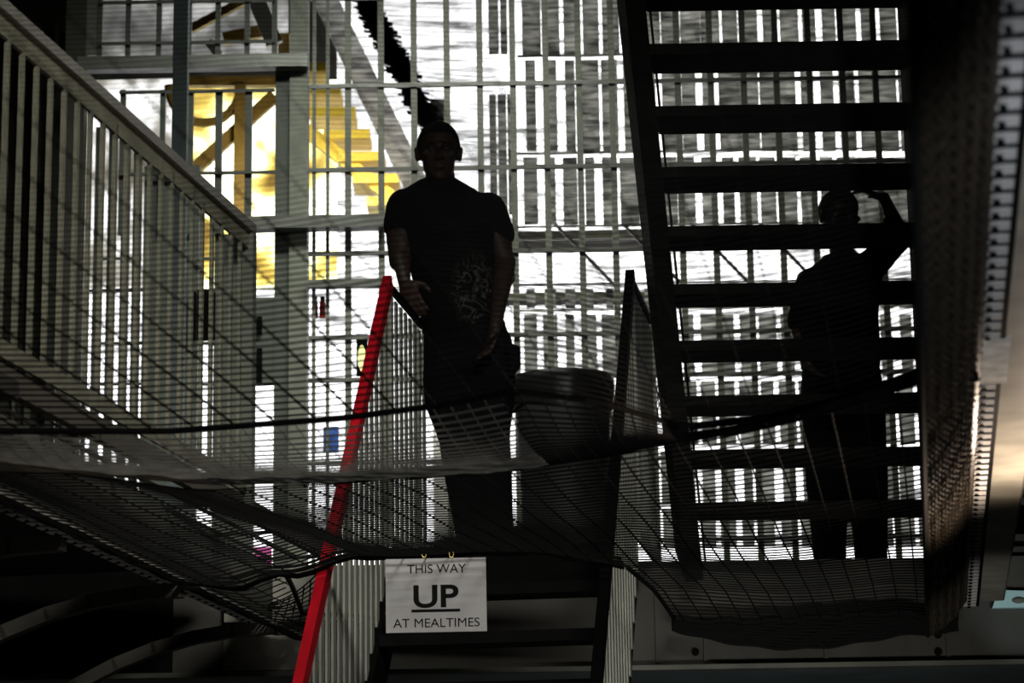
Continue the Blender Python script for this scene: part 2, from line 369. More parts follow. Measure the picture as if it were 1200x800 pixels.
while x < 100:
    a = P(x, 690, YG+.8); b = P(x+random.uniform(8,16), 30, YG+.8)
    q.box((a.x,YG+.8-random.uniform(0,.05),a.z),(b.x,YG+.86,b.z)); x += 19
q.build('batten', 'bal', wl)
q = MB(); a = P(-200,690,YG+.9); b = P(98,-60,YG+.9); q.box((a.x,YG+.9,a.z),(b.x,YG+.94,b.z)); q.build('backboard', 'panel_dark', wl)
# free-standing pale post on the walkway
pst = thing('teal_post', P(204,600,11), 'pale teal square steel post rising beside the sloping handrail', 'post')
a = P(204, 640, YE+.6); b = P(204,-70,YE+.6)
MB().box((a.x-.034,YE+.56,ZL),(a.x+.034,YE+.64,b.z)).build('shaft', 'teal', pst)
MB().box((a.x-.07,YE+.52,ZL),(a.x+.07,YE+.68,ZL+.012)).build('base_plate', 'teal', pst)

# small red things and pink paper far behind
for px in (369, 378):
    e = thing('fire_extinguisher', P(px,372,YG+.032), 'small red fire extinguisher hanging behind the bars, '+('the one nearer the doorway' if px == 369 else 'the one nearer the standing man'), 'fire extinguisher')
    e['group'] = 'red extinguishers behind the bars'
    c = P(px,362,YG+.032); MB().tube([c+Vector((0,0,-.05)),c+Vector((0,0,.035)),c+Vector((0,0,.05))], [.017,.017,.008], 10).build('cylinder', 'redcan', e)
    MB().box(c+Vector((-.012,-.012,.05)), c+Vector((.012,.012,.07))).build('valve', 'black', e)
a = P(297, 664, YE+.1); b = P(317, 645, YE+.1)
a = P(297, 664, YE-.0); b = P(317, 643, YE)
nt_ = MB().add([(a.x,YE+.1,ZL+.001),(b.x,YE+.1,ZL+.001),(b.x-.01,YE+.14,b.z+.03),(a.x-.015,YE+.14,b.z+.03),(a.x,YE+.105,ZL+.001),(b.x,YE+.105,ZL+.001),(b.x-.01,YE+.145,b.z+.03),(a.x-.015,YE+.145,b.z+.03)],
      [(0,1,2,3),(4,5,6,7),(0,1,5,4),(1,2,6,5),(2,3,7,6),(3,0,4,7)]).build('paper_notice', 'pink')
tag(nt_, 'bright pink sheet of paper on the landing edge behind the sagging net', 'paper')
for px, py0, py1, c, nm, lab in ((388, 500, 530, (.05,.15,.7), 'poster', 'blue printed poster behind the bars beside the red handrail'),):
    mm = mat('blue_print', c, .6, 0, .8, 20); a = P(px-9, py1, YG+.02); b = P(px+9, py0, YG+.02)
    tag(MB().box((a.x,YG+.012,a.z),(b.x,YG+.02,b.z)).build(nm, mm), lab, 'poster')
# barred light fixture spot right of red rail
a = P(424, 420, YG+.06)
lampf = thing('bulkhead_lamp', a, 'small oval yellow bulkhead lamp behind the bars left of the red handrail', 'lamp')
MB().ell(a, (.022,.02,.075), 12, 8).build('lens', glow('yellow_lamp_glow', [(.3,(1,.95,.3)),(.7,(1,1,.5))], 1.5), lampf, True)
MB().box(a+Vector((-.03,.015,-.09)), a+Vector((.03,.04,.14))).build('housing', 'black', lampf)

# ------------------------------------------------------------------ left walkway with balustrade
zr = ZL+1.03
A = H(0, 8, zr); B = H(292, 268, zr)
dv = (B-A).normalized()
A0 = A - dv*1.6
def onwalk(t): return A0+dv*t
Lw = (B-A0).length
wk = thing('walkway', (A.x-.6, A.y+1, ZL), 'raised left walkway deck of drab painted steel carried on curved brackets', 'walkway')
side = Vector((dv.y,-dv.x,0))
def base(p, z): return Vector((p.x, p.y, z))
s0 = base(A0-dv*1.5, ZL-.03); s1 = base(onwalk(Lw+1.15), ZL-.03)
sm_ = s0.lerp(s1, .50)
MB().bar(s0-side*.75, sm_-side*.75, 1.5, .05).build('deck', 'stone', wk)
MB().bar(sm_-side*1.0, s1-side*1.0, 1.0, .05).build('deck', 'stone', wk)
q = MB()
for i in range(5): q.bar(sm_-side*(.03+i*.11), s1-side*(.03+i*.11), .006, .014)
for i in range(6): t_ = sm_.lerp(s1, i/5); q.bar(t_, t_-side*.52, .012, .012)
q.build('open_grating', 'stone', wk)
MB().bar(s0+Vector((0,0,.02))-side*.02, s1+Vector((0,0,.02))-side*.02, .03, .07).build('edge_channel', 'panel_dark', wk)
for k in range(5):
    p = base(A0-dv*.3+dv*(k*1.15+.6), 0)
    q = MB(); c = []
    for i in range(9):
        t = i/8; c.append(Vector((p.x, p.y, ZB-.02-.55*t**2.2)) - side*(.16+1.3*t))
    for i in range(8): q.bar(c[i], c[i+1]+(c[i+1]-c[i])*.1, .05, .05)
    q.build('curved_bracket', 'panel_dark', wk)
    if k > 1: continue
    q = MB(); q.bar(base(p, ZB+.19)-side*.05, base(p, ZB+.19)-side*1.45, .05, .20); q.build('joist', 'stone', wk)
bs = thing('walkway_balustrade', (A.x, A.y, ZL), 'grey steel balustrade with close vertical bars and sloping-away handrail along the left walkway', 'balustrade')
MB().bar(A0-dv*1.2, B+dv*.02, .045, .035).build('handrail', 'rail_steel', bs)
MB().bar(A0-dv*1.2+Vector((0,0,-.05)), B+dv*.02+Vector((0,0,-.05)), .012, .06).build('top_strip', 'bal', bs)
MB().bar(base(A0-dv*1.2, ZL+.06), base(B, ZL+.06), .012, .05).build('bottom_rail', 'bal', bs)
n = int(Lw/.108)
bp = None
for k in range(n+1):
    p = onwalk(k*Lw/n)
    if bp is None:
        q = MB(); q.bar(base(p, ZL+.05), base(p, zr-.03), .012, .019, side); bp = q.build('baluster', 'bal', bs)
        # orient: broad face across the run
        p0 = p.copy()
    else:
        c = bp.copy(); COL.objects.link(c); c.parent = bs; c.location = Vector((p.x-p0.x, p.y-p0.y, 0))
for t in (.0, 1.0):
    p = onwalk(Lw*t); MB().bar(base(p, ZL-.03), base(p, zr-.02), .045, .045, side).build('newel_post', 'rail_steel' if t < 1 else 'panel', bs)

# ------------------------------------------------------------------ net beams
def beam_thing(name, label, X, Y0, Y1, inner, width, clipmat, sgn, gap=None):
    t = thing(name, (X(Y0), Y0, ZB-.1), label, 'beam')
    p0 = Vector((X(Y0), Y0, ZB)); p1 = Vector((X(Y1), Y1, ZB)); d = (p1-p0).normalized(); sd = Vector((d.y,-d.x,0))*sgn
    MB().bar(p0+sd*(width/2+.0)+Vector((0,0,.03)), p1+sd*(width/2)+Vector((0,0,.03)), width, .012).build('bottom_flange', 'beam', t)
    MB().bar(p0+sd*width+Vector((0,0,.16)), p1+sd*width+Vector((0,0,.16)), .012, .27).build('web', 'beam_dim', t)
    MB().bar(p0+sd*.02+Vector((0,0,.012)), p1+sd*.02+Vector((0,0,.012)), .075, .014).build('dark_gap_strip', 'black', t)  # black strip added to darken the gaps between the clips
    L = (p1-p0).length; k = 0; s = 0.0; first = None
    while s < L-.1:
        c = p0+d*(s+.035)
        if not (gap and gap[0] < c.y < gap[1]):
            if first is None:
                q = MB(); a = c-sd*.01; q.bar(a-d*.027+sd*.028, a+d*.027+sd*.028, .054, .003)
                first = q.build('net_clip', clipmat, t); o0 = c.copy()
                q = MB(); q.tube([c+sd*.018+Vector((0,0,-.004)), c+sd*.018+Vector((0,0,-.009))], .0065, 8); fb = q.build('clip_bolt', 'black', t)
                fb.parent = first
            else:
                cc = first.copy(); COL.objects.link(cc); cc.parent = t; cc.location = c-o0
                cb = fb.copy(); COL.objects.link(cb); cb.parent = cc
        s += .088; k += 1
    if gap:
        g0 = Vector((X(gap[0]),gap[0],ZB+.005)); g1 = Vector((X(gap[1]),gap[1],ZB+.005))
        MB().bar(g0+sd*.034, g1+sd*.034, .07, .01).build('splice_plate', 'clip_dim', t)
    return t
g0 = H(1170, 400, ZB).y; g1 = H(1170, 450, ZB).y
beam_thing('net_beam', 'white clipped steel beam holding the net along the right side, warmly lit near its far end', XR, 3.0, H(1150,712,ZB).y, 0, .15, 'clip', 1, (g0, g1))
beam_thing('net_beam', 'dim cream steel beam with clips holding the net below the left walkway', XL, 6.4, LB.y+.1, 0, .07, 'clip_dim', -1)

# ------------------------------------------------------------------ safety nets
def catenary_net(name, label, fn, us, vs, ru, rv, material, nu=40, nv=60, knots=0, cut=None, extra=None):
    """fn(u,v)->point; strands along v at each u in us, strands along u at each v in vs"""
    t = MB(); 
    def run(pts, r):
        seg = []
        for p in pts:
            if p is None:
                if len(seg) > 1: t.tube(seg, r, 4, False)
                seg = []
            else: seg.append(p)
        if len(seg) > 1: t.tube(seg, r, 4, False)
    for u in us:
        rr = ru
        if isinstance(ru, tuple): rr = [lerp(ru[0], ru[1], j/nv)*(1 if u < .55 else .6) for j in range(nv+1)]
        run([None if (cut and cut(u, j/nv)) else fn(u, j/nv) for j in range(nv+1)], rr)
    for v in vs: run([None if (cut and cut(i/nu, v)) else fn(i/nu, v) for i in range(nu+1)], lerp(rv[0], rv[1], v) if isinstance(rv, tuple) else rv)
    if knots:
        for u in us:
            for v in vs:
                if cut and cut(u, v): continue
                c = fn(u, v); r = knots
                t.add([c+Vector((r,0,0)),c+Vector((0,r,0)),c+Vector((-r,0,0)),c+Vector((0,-r,0)),c+Vector((0,0,r)),c+Vector((0,0,-r))],
                      [(0,1,4),(1,2,4),(2,3,4),(3,0,4),(1,0,5),(2,1,5),(3,2,5),(0,3,5)])
    return t
# px/py curve of the dark lacing rope (near net ends, grey band begins) and the lower fold of the band
rope_c = [(-60,500),(0,505),(200,505),(400,490),(520,474),(600,458),(700,470),(800,500),(900,488),(1000,462),(1090,430)]
fold_c = [(-60,532),(0,541),(120,556),(250,566),(400,564),(600,551),(700,535),(850,505),(960,480),(1090,440)]
def yc(tab, px):
    for (a, va), (b, vb) in zip(tab, tab[1:]):
        if px <= b: return va+(vb-va)*max(0, (px-a))/(b-a)
    return tab[-1][1]
# far net: attached to the beams at u=0 and u=1, hem at v=1
def znet(u):      # sag below/above beams across the well
    return ZB - .10*math.sin(math.pi*min(1,max(0,u)))*0 
def wrap(tab, z0):
    # solve, for each u, the point of the curve at height z0 by marching over px
    out = []
    for i in range(-20, 121):
        px = -60 + i*12.0
        p = H(px, yc(tab, px), z0); out.append(p)
    return out
fold3 = wrap(fold_c, ZB-.03); rope3 = wrap(rope_c, ZB+.0)
def at_u(curve, u):
    best = None
    for a, b in zip(curve, curve[1:]):
        ua = (a.x-XL(a.y))/(XR(a.y)-XL(a.y)); ub = (b.x-XL(b.y))/(XR(b.y)-XL(b.y))
        if (ua-u)*(ub-u) <= 0 and abs(ub-ua) > 1e-6: return a.lerp(b, (u-ua)/(ub-ua))
    return curve[0] if abs((curve[0].x-XL(curve[0].y))/(XR(curve[0].y)-XL(curve[0].y))-u) < abs((curve[-1].x-XL(curve[-1].y))/(XR(curve[-1].y)-XL(curve[-1].y))-u) else curve[-1]
FOLD = {}; ROPE = {}
def fold_at(u):
    k = round(u,4)
    if k not in FOLD: FOLD[k] = at_u(fold3, u)
    return FOLD[k]
def rope_at(u):
    k = round(u,4)
    if k not in ROPE: ROPE[k] = at_u(rope3, u)
    return ROPE[k]
HEM = [(0,ZB-.02),(.06,ZB-.01),(.14,ZB+.07),(.24,ZB+.15),(.45,ZB+.145),(.60,ZB+.07),(.66,ZB+.07),(.72,ZB+.07),(.9,ZB+.08),(1.0,ZB+.05)]
YM = 9.0            # hem depth over the stair opening
YH = YE-.22         # hem depth beside it
VM = .70            # v at which Y reaches YM
U0, U1 = .205, .57   # opening for the stair (u range)
def far(u, v):
    f0 = fold_at(u); y0 = min(f0.y, 6.9)
    if v < VM: Y = lerp(y0, YM, v/VM)
    else: Y = lerp(YM, YH, (v-VM)/(1-VM))
    X = lerp(XL(Y)+.0, XR(Y)-.02, u)
    t = (Y-y0)/(YH-y0)
    zz = lerp(f0.z, interp(HEM, u), min(1,t*1.25)**.9)
    edge = min(1, u/.10); edge = edge*edge*(3-2*edge)
    z = lerp(ZB+.015, zz, edge)
    # folds
    z += -.028*math.exp(-((u-.10-.10*t)/.045)**2)*(1-t) - .02*math.exp(-((u-.24-.1*t)/.07)**2)*(1-.3*t)
    z += .008*math.sin(13*u+5*v)*math.sin(9*v+3*u)
    if u > .62: z -= .05*math.sin(math.pi*min(1,(u-.62)/.38))*math.sin(math.pi*min(1,t))
    if t > .8 and u > .55: z -= (t-.8)/.2*.02
    return Vector((X, Y, z))
def cutf(u, v):
    if v <= VM: return False
    if U0 < u < U1: return True
    if u <= U0: return u > .085+.10*(v-VM)/(1-VM)*0+ .05*abs((v-VM)/(1-VM)-.5)*2
    return False
us = [i/34 for i in range(35)]
net = thing('safety_net', (0.1, 8, ZB), 'black sagging safety net stretched below the landing between the two side beams', 'net')
vsf = [i/56 for i in range(57)]
catenary_net('net', '', far, us, vsf, .0028, .0030, 'net', 90, 80, .0, cutf).build('far_mesh', 'net', net)
# gathered hem ropes
q = MB()
def hem(u0, u1, v, r, dz=0, n=24):
    return [far(lerp(u0,u1,i/n), v)+Vector((0,0,dz+.006*math.sin(i*1.7))) for i in range(n+1)]
MB().tube(hem(U1, 1, 1.0, 0), .016, 6).build('hem_rope', 'net', net)
q.tube(hem(0.01, U1, VM, 0), .010, 6)
for k in range(3): q.tube([far(lerp(.05,U1,i/40), VM-.012*k)+Vector((0,0,.010*k)) for i in range(41)], .006, 4)
q.build('hem_rope', 'net', net)
# bunched skirt of net at the right-hand hem
q = MB()
for k in range(11):
    q.tube([far(lerp(U1,1.0,i/40), 1.0)+Vector((0,.0,-.012*k*(.35+.65*math.sin(math.pi*min(1,i/40*1.0)))+.004*math.sin(i*.9+k))) for i in range(41)], .0085, 4)
q.build('bunched_hem', 'net', net)
# vertical border ropes at the opening
MB().tube([far(U1+.004, lerp(VM,1,i/12)) for i in range(13)], .009, 5).build('border_rope', 'net', net)
q = MB()
q.tube([far(.085+.05*abs(i/12-.5)*2, lerp(VM,1,i/12)) for i in range(13)], .010, 5); q.build('border_rope', 'net', net)
# bunched edge along the left beam
q = MB()
for k in range(8):
    q.tube([Vector((XL(Y)+.012+.012*k, Y, ZB+.012-.0068*k+.008*math.sin(Y*(5+k)+k*2))) for Y in [6.2+i*(YH-6.2)/60 for i in range(61)]], .0065, 4)
q.build('bunched_edge', 'net', net)
# the little flap beside the red handrail
def flap(u, v):
    a = P(318,706,YH-.2).lerp(P(372,672,YH-.55), u); b = P(300,722,YH).lerp(P(372,728,YH), u); return a.lerp(b, v)+Vector((0,0,-.02*math.sin(math.pi*u)))
catenary_net('', '', flap, [i/7 for i in range(8)], [i/9 for i in range(10)], .0035, .0035, 'net', 12, 12).build('loose_flap', 'net', net)
# band between rope and fold, its lit look put into paler cord
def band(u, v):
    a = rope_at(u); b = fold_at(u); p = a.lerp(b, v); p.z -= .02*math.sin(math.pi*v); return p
nb = thing('net_overlap', (0, 6, ZB), 'doubled strip of netting, light painted in as pale grey, laced across the middle of the safety net', 'net')
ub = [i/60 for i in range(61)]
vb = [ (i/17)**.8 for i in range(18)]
catenary_net('', '', lambda u, v: band(u*.60, v), [i/36 for i in range(37)], vb, .0011, .0033, 'g', 90, 14).build('doubled_mesh', 'net_lit', nb)
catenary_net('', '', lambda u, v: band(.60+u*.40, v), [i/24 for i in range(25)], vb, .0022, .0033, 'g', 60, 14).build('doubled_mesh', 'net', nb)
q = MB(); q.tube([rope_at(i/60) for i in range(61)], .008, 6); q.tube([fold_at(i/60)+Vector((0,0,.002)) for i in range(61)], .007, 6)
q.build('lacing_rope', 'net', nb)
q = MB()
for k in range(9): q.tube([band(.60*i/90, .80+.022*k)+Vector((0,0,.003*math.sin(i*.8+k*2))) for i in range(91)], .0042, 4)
q.build('gathered_cord', 'net_lit', nb)
# near net
Y0 = 2.9
def near(u, v):
    e = rope_at(u); Y = lerp(Y0, e.y, v); X = lerp(XL(Y), XR(Y), u)
    # keep u lines running with the beams
    z = ZB + .02 + .02*math.sin(7*u+4*v)*(1-v)
    z = lerp(z, e.z, v**3)
    return Vector((X, Y, z))
nn = thing('overhead_net', (-.3, 4.5, ZB), 'blurred dark knotted net stretched overhead in front of the balustrade and the bars', 'net')
un = [i/26 for i in range(27)]
vn = []; yy = 6.25
while yy > 2.95:
    vn.append((yy-Y0)/(6.25-Y0)); yy -= 7.0*yy*yy/(F*1.25)
catenary_net('', '', near, un, vn, (.0010,.0030), (.0021,.0031), 'n', 60, 70).build('fine_mesh', 'net_near', nn)
kn = MB()
for u in un:
    for v in vn[::1]:
        c = near(u, v); r = .0012+.0052*v*(1 if u < .55 else .4)
        kn.add([c+Vector((r,0,0)),c+Vector((0,r,0)),c+Vector((-r,0,0)),c+Vector((0,-r,0)),c+Vector((0,0,r)),c+Vector((0,0,-r))],
              [(0,1,4),(1,2,4),(2,3,4),(3,0,4),(1,0,5),(2,1,5),(3,2,5),(0,3,5)])
o = kn.build('knot', 'net_near', nn); o['kind'] = 'stuff'
# dense gathered border along the right beam
gb = thing('gathered_net_border', (XR(6), 6, ZB-.12), 'dense dark gathered border of netting, warm light tinted in, hanging along the right beam', 'net')
In0 = H(1070, 0, ZB-.13); In1 = H(1086, 690, ZB-.13)
def inner(Y): return Vector((lerp(In0.x, In1.x, (Y-In0.y)/(In1.y-In0.y)), Y, ZB-.13))
def border(u, v):
    Y = lerp(2.9, H(1130,700,ZB).y+.1, v); a = inner(Y); b = Vector((XR(Y)+.004, Y, ZB-.004)); p = a.lerp(b, u)
    p.z -= .02*math.sin(math.pi*u); return p
q = MB()
NB = 330
for i in range(NB):
    v = i/NB; ph = random.uniform(-1,1)*.0008
    q.tube([border(j/10, min(1,max(0, v+ph+.0050*(j%2)-.010*(j/10)))) for j in range(11)], .0044, 4, False)
for j in range(15):
    q.tube([border(j/14, i/260)+Vector((.0035*math.sin(i*1.9+j),0,.005*math.sin(i*2.3+j*1.7))) for i in range(261)], .0034, 4, False)
q.build('zigzag_cord', 'net_warm_lit', gb)
q = MB()
for i in range(200):
    v = i/200; q.tube([border(j/4, v)+Vector((0,0,.02)) for j in range(5)], .0068, 4, False)
q.build('backing_layer', 'net', gb)
q = MB(); q.tube([border(0, i/60) for i in range(61)], .009, 6); q.build('edge_rope', 'net', gb)
# end bunch at the far right corner
q = MB()
for k in range(16):
    x = lerp(1092, 1124, k/15); q.tube([P(x, 612+random.uniform(-14,10), YH-.3), P(x+2, 660, YH-.25), P(x-1, 694+random.uniform(-3,8), YH-.2)], .011, 5)
q.build('corner_bunch', 'net', gb)

# ------------------------------------------------------------------ stair going down towards the camera
zt = ZL+1.1
RL = H(455, 330, zt); RR = H(739, 323, zt)
YT = (RL.y+RR.y)/2
RLb = P(357, 800, YT-1.60); RRb = P(691, 800, YT-1.60)
print('RL', RL, 'RR', RR, 'RLb', RLb, RRb)
slope = (zt - (RLb.z+RRb.z)/2)/1.60
dL = (RLb-RL); dR = (RRb-RR)
dirp = (dL+dR)/2; dirp = Vector((dirp.x, dirp.y, 0)).normalized(); dirl = Vector((dirp.x, dirp.y, -slope))  # per metre plan
cent = (RL+RR)/2; wid = (RR-RL).length
st = thing('access_stair', (cent.x, cent.y, ZL), 'steep black open-tread steel stair climbing to the landing where the man stands', 'staircase')
sdv = Vector((-dirp.y, dirp.x, 0));
if sdv.x < 0: sdv = -sdv
T = ZL/slope
top = Vector((cent.x, YT+.06, ZL))
for s in (-1, 1):
    a = top+sdv*s*(wid/2-.02)+Vector((0,0,-.09)); b = a+dirp*T*.99+Vector((0,0,-ZL*.95))
    MB().bar(a, b, .03, .20, sdv).build('stringer', 'black', st)
nst = 15
for k in range(1, nst):
    z = ZL-k*ZL/nst; c = top+dirp*(k*ZL/nst/slope); c.z = z
    if z > .1: MB().bar(c-sdv*(wid/2-.035), c+sdv*(wid/2-.035), .19, .045).build('tread', 'black', st)
MB().bar(top-sdv*(wid/2)+Vector((0,.02,-.10)), top+sdv*(wid/2)+Vector((0,.02,-.10)), .03, .20).build('head_plate', 'black', st)
back = Vector((.155,1,0)).normalized()
def stair_bal(s, RLp, railmat, label):
    t = thing('stair_balustrade', (RLp.x, RLp.y, ZL), label, 'balustrade')
    plan = Vector((RLp.x, RLp.y, 0)); L = 2.55
    a = Vector(RLp); b = a+dirp*L+Vector((0,0,-slope*L))
    MB().bar(a-Vector((0,0,0)), b, .036, .062, sdv).build('handrail', railmat, t)
    e = a+back*.75
    MB().bar(a+Vector((0,0,-.015)), e+Vector((0,0,-.015)), .02, .028).build('level_rail', 'black', t)
    for d0, n0, sl in ((dirp, 24, slope), (back, 8, 0)):
        for k in range(1, n0+1):
            p = plan+d0*(k*.1-.04); zt0 = a.z-(k*.1-.04)*sl-.05; zb0 = (ZL+.0-(k*.1)*sl-.02) if sl else ZL+.02
            if zb0 < .05: zb0 = .05
            MB().bar(Vector((p.x,p.y,zb0)), Vector((p.x,p.y,zt0)), .05, .008, d0).build('baluster', 'stairpale', t)
    MB().bar(Vector((plan.x,plan.y,ZL)), Vector((plan.x,plan.y,a.z-.02)), .03, .03, sdv).build('newel_post', 'stairpale', t)
    e0 = Vector((plan.x,plan.y,ZL+.03)); MB().bar(e0, e0+back*.78, .02, .04).build('bottom_rail', 'stairpale', t)
    return t
stair_bal(-1, RL, 'red', 'stair balustrade with a bright red handrail beside the man and pale balusters')
stair_bal(1, RR, 'black', 'stair balustrade with a black handrail beside the bin and pale balusters')
ch = thing('guard_chain', P(766,360,YT+.3), 'dark steel chain hanging from the black stair handrail beside the open staircase', 'chain')
q = MB(); a = P(764,352,YT+.45); b = P(782,338,YT+.45)
q.tube([a, a.lerp(b,.5)+Vector((0,0,-.012)), b], .011, 6); q.build('hook', 'black', ch)
q = MB(); a = P(766,356,YT+.45)
for k in range(16):
    c = a+Vector((.012*math.sin(k*.3)+.001*k, 0, -.034*k))
    q.tube([c+Vector((.006*math.cos(t)*(1 if k%2 else .3), .006*math.cos(t)*(.3 if k%2 else 1), .018*math.sin(t))) for t in [i*math.pi/5 for i in range(11)]], .0026, 5)
q.build('link', 'black', ch)

# ------------------------------------------------------------------ sign
YS = 8.93
c00 = P(451, 740, YS); c11 = P(570, 653, YS)
sw = (P(570,697,YS)-P(452,699,YS)).length; sh = sw*.735
sc = P(511, 697, YS)
SR = Matrix.Rotation(RHO*-1.0+.012, 4, 'Y')
sg = thing('paper_sign', sc-Vector((0,0,sh/2)), 'white paper sign reading THIS WAY UP AT MEALTIMES tied to the net above the stair', 'sign')
def sgn_local(mb_pts): return [sc+SR@Vector(p) for p in mb_pts]
q = MB(); q.box((-sw/2,0,-sh/2),(sw/2,.003,sh/2)); q.v = sgn_local(q.v); q.build('sign_board', 'sign', sg)
def text(body, size, x, z, name, bold=0, width=None):
    cu = bpy.data.curves.new('t', 'FONT'); cu.body = body; cu.size = size; cu.align_x = 'CENTER'; cu.align_y = 'CENTER'
    cu.extrude = .0004; cu.offset = bold
    to = bpy.data.objects.new('t', cu); COL.objects.link(to); bpy.context.view_layer.update()
    me = bpy.data.meshes.new_from_object(to.evaluated_get(bpy.context.evaluated_depsgraph_get())); bpy.data.objects.remove(to)
    xs = [v.co.x for v in me.vertices]; ys = [v.co.y for v in me.vertices]; w0 = max(xs)-min(xs); h0 = max(ys)-min(ys)
    cx = (max(xs)+min(xs))/2; cy = (max(ys)+min(ys))/2; k = width/w0
    org = ORG[sg.name]
    for v in me.vertices:
        lx = (v.co.x-cx)*k+x; lz = (v.co.y-cy)*(size/h0)+z; v.co = sc+SR@Vector((lx, -.0012+v.co.z*.5, lz))-org
    me.materials.clear(); me.materials.append(M['ink']); o = bpy.data.objects.new(name, me); COL.objects.link(o); o.parent = sg; return o
k = sw/118.0
text('THIS WAY', 10.5*k, 1*k, 31*k, 'lettering', .0, 69*k)
text('UP', 27*k, 0*k, -1.5*k, 'lettering', .035*.05, 53*k)
text('AT MEALTIMES', 10.5*k, 0*k, -32.5*k, 'lettering', .0, 101*k)
q = MB(); q.box((-29*k,-.002,-19.8*k),(28*k,-.0005,-16.6*k)); q.v = sgn_local(q.v); q.build('underline', 'ink', sg)
for px in (497, 529):
    c = P(px, 653, YS); q = MB()
    q.tube([c+Vector((.008*math.cos(t), -.004, .012+.012*math.sin(t))) for t in [i*math.pi/5 for i in range(11)]]+[c+Vector((.002,-.004,-.012))], .0018, 5)
    tag(q.build('wire_tie', 'brass', sg), 'brass wire tie')

# ------------------------------------------------------------------ bin
YBn = YE+.62
bt = P(659, 446, YBn); br = (P(718,446,YBn).x-P(600,446,YBn).x)/2
bn = thing('rubbish_bin', (bt.x, YBn, ZL), 'large round black rubbish bin with a liner on the landing behind the man', 'bin')
def disc(z, r, n=32): return [Vector((bt.x+r*math.cos(2*math.pi*i/n), YBn+r*math.sin(2*math.pi*i/n), z)) for i in range(n)]
def lathe(prof, n=36):
    q = MB(); vs = []
    for z, r in prof: vs += disc(z, r, n)
    q.add(vs, [(i*n+k2, i*n+(k2+1)%n, (i+1)*n+(k2+1)%n, (i+1)*n+k2) for i in range(len(prof)-1) for k2 in range(n)]); return q
zt2 = bt.z-.01
lathe([(ZL+.005,.0),(ZL+.005,br*.78),(ZL+.03,br*.8),(zt2-.16,br*.93),(zt2-.15,br*.955),(zt2-.13,br*.93),(zt2-.03,br*.95),(zt2-.03,br*.9),(ZL+.03,br*.75),(ZL+.03,0)]).build('body', 'binbag', bn, True)
lathe([(zt2-.075,br*.97),(zt2-.04,br*1.0),(zt2+.0,br*1.0),(zt2+.018,br*.97),(zt2+.012,br*.9),(zt2-.05,br*.88)]).build('rim', 'rubber', bn, True)
q = MB(); n = 60; vs = []
for j,(dz,rr) in enumerate(((.022,.94),(.02,1.01),(-.03,1.03),(-.09,1.0),(-.13,1.015))):
    for i in range(n):
        a = 2*math.pi*i/n; r = br*rr*(1+.012*math.sin(9*a+j)+.008*math.sin(17*a)); z = zt2+dz+(.012*math.sin(5*a+1) if j == 4 else 0)
        vs.append(Vector((bt.x+r*math.cos(a), YBn+r*math.sin(a), z)))
q.add(vs, [(j*n+i, j*n+(i+1)%n, (j+1)*n+(i+1)%n, (j+1)*n+i) for j in range(4) for i in range(n)]); q.build('liner', 'rubber', bn, True)
lathe([(zt2+.012,br*.93),(zt2+.022,br*.6),(zt2+.024,0)]).build('lid', 'rubber', bn, True)

# ------------------------------------------------------------------ people
def remesh(o, vox, sm=8):
    r = o.modifiers.new('r', 'REMESH'); r.mode = 'VOXEL'; r.voxel_size = vox; r.use_smooth_shade = True
    s = o.modifiers.new('s', 'SMOOTH'); s.factor = .5; s.iterations = sm
def limb(q, pts, rs, n=16, sub=5):
    # smooth tapered limb through the joints, rounded ends
    P_ = [Vector(p) for p in pts]; out = []; rr = []
    for i in range(len(P_)-1):
        for j in range(sub):
            t = j/sub; out.append(P_[i].lerp(P_[i+1], t)); tt = t*t*(3-2*t); rr.append(lerp(rs[i], rs[i+1], tt))
    out.append(P_[-1]); rr.append(rs[-1]); q.tube(out, rr, n)
    q.ell(P_[0], (rs[0],)*3, n, 8); q.ell(P_[-1], (rs[-1],)*3, n, 8)
def hand(q, wrist, palm_dir, across, normal, size=1.0, curl=.5, thumb_side=1, rootr=.03):
    """palm grows along palm_dir; fingers curl towards normal"""
    d = Vector(palm_dir).normalized(); n_ = Vector(normal); n_ = (n_-d*n_.dot(d)).normalized(); a = d.cross(n_).normalized()*thumb_side
    w = Vector(wrist)
    R = Matrix((a, n_, d)).transposed()
    q.ell(w+d*.045*size, (.040*size, .017*size, .055*size), 16, 10, R)
    q.ell(w+d*.012*size, (.028*size, .021*size, .03*size), 12, 8, R)
    q.ell(w+d*.035*size+a*.022*size+n_*.008*size, (.018*size, .016*size, .032*size), 12, 8, R)
    for i, L in enumerate((.070,.078,.073,.058)):
        b = w+d*.085*size+a*(.030-.020*i)*size; r = (.0095,.010,.0095,.0082)[i]*size; dd = d.copy(); pts = [b-d*.02*size, b]; p = b
        for sgi, fr in enumerate((.45,.30,.25)):
            an = curl*(.55+.25*sgi+.06*i); dd = (Matrix.Rotation(0,3,'X')@dd); dd = (dd*math.cos(an)+n_*math.sin(an)).normalized()
            nn2 = (n_*math.cos(an)-d*math.sin(an)*1).normalized()
            p = p+dd*L*fr*size; pts.append(p)
        limb(q, pts, [r*1.05, r*1.05, r, r*.92, r*.8], 10, 3)
    b = w+d*.03*size+a*.034*size; t1 = b+(d*.5+a*.65+n_*.35).normalized()*.04*size; t2 = t1+(d*.85+a*.15+n_*.45).normalized()*.03*size
    limb(q, [b-a*.01*size, b, t1, t2], [.015*size,.0145*size,.0115*size,.009*size], 10, 3)
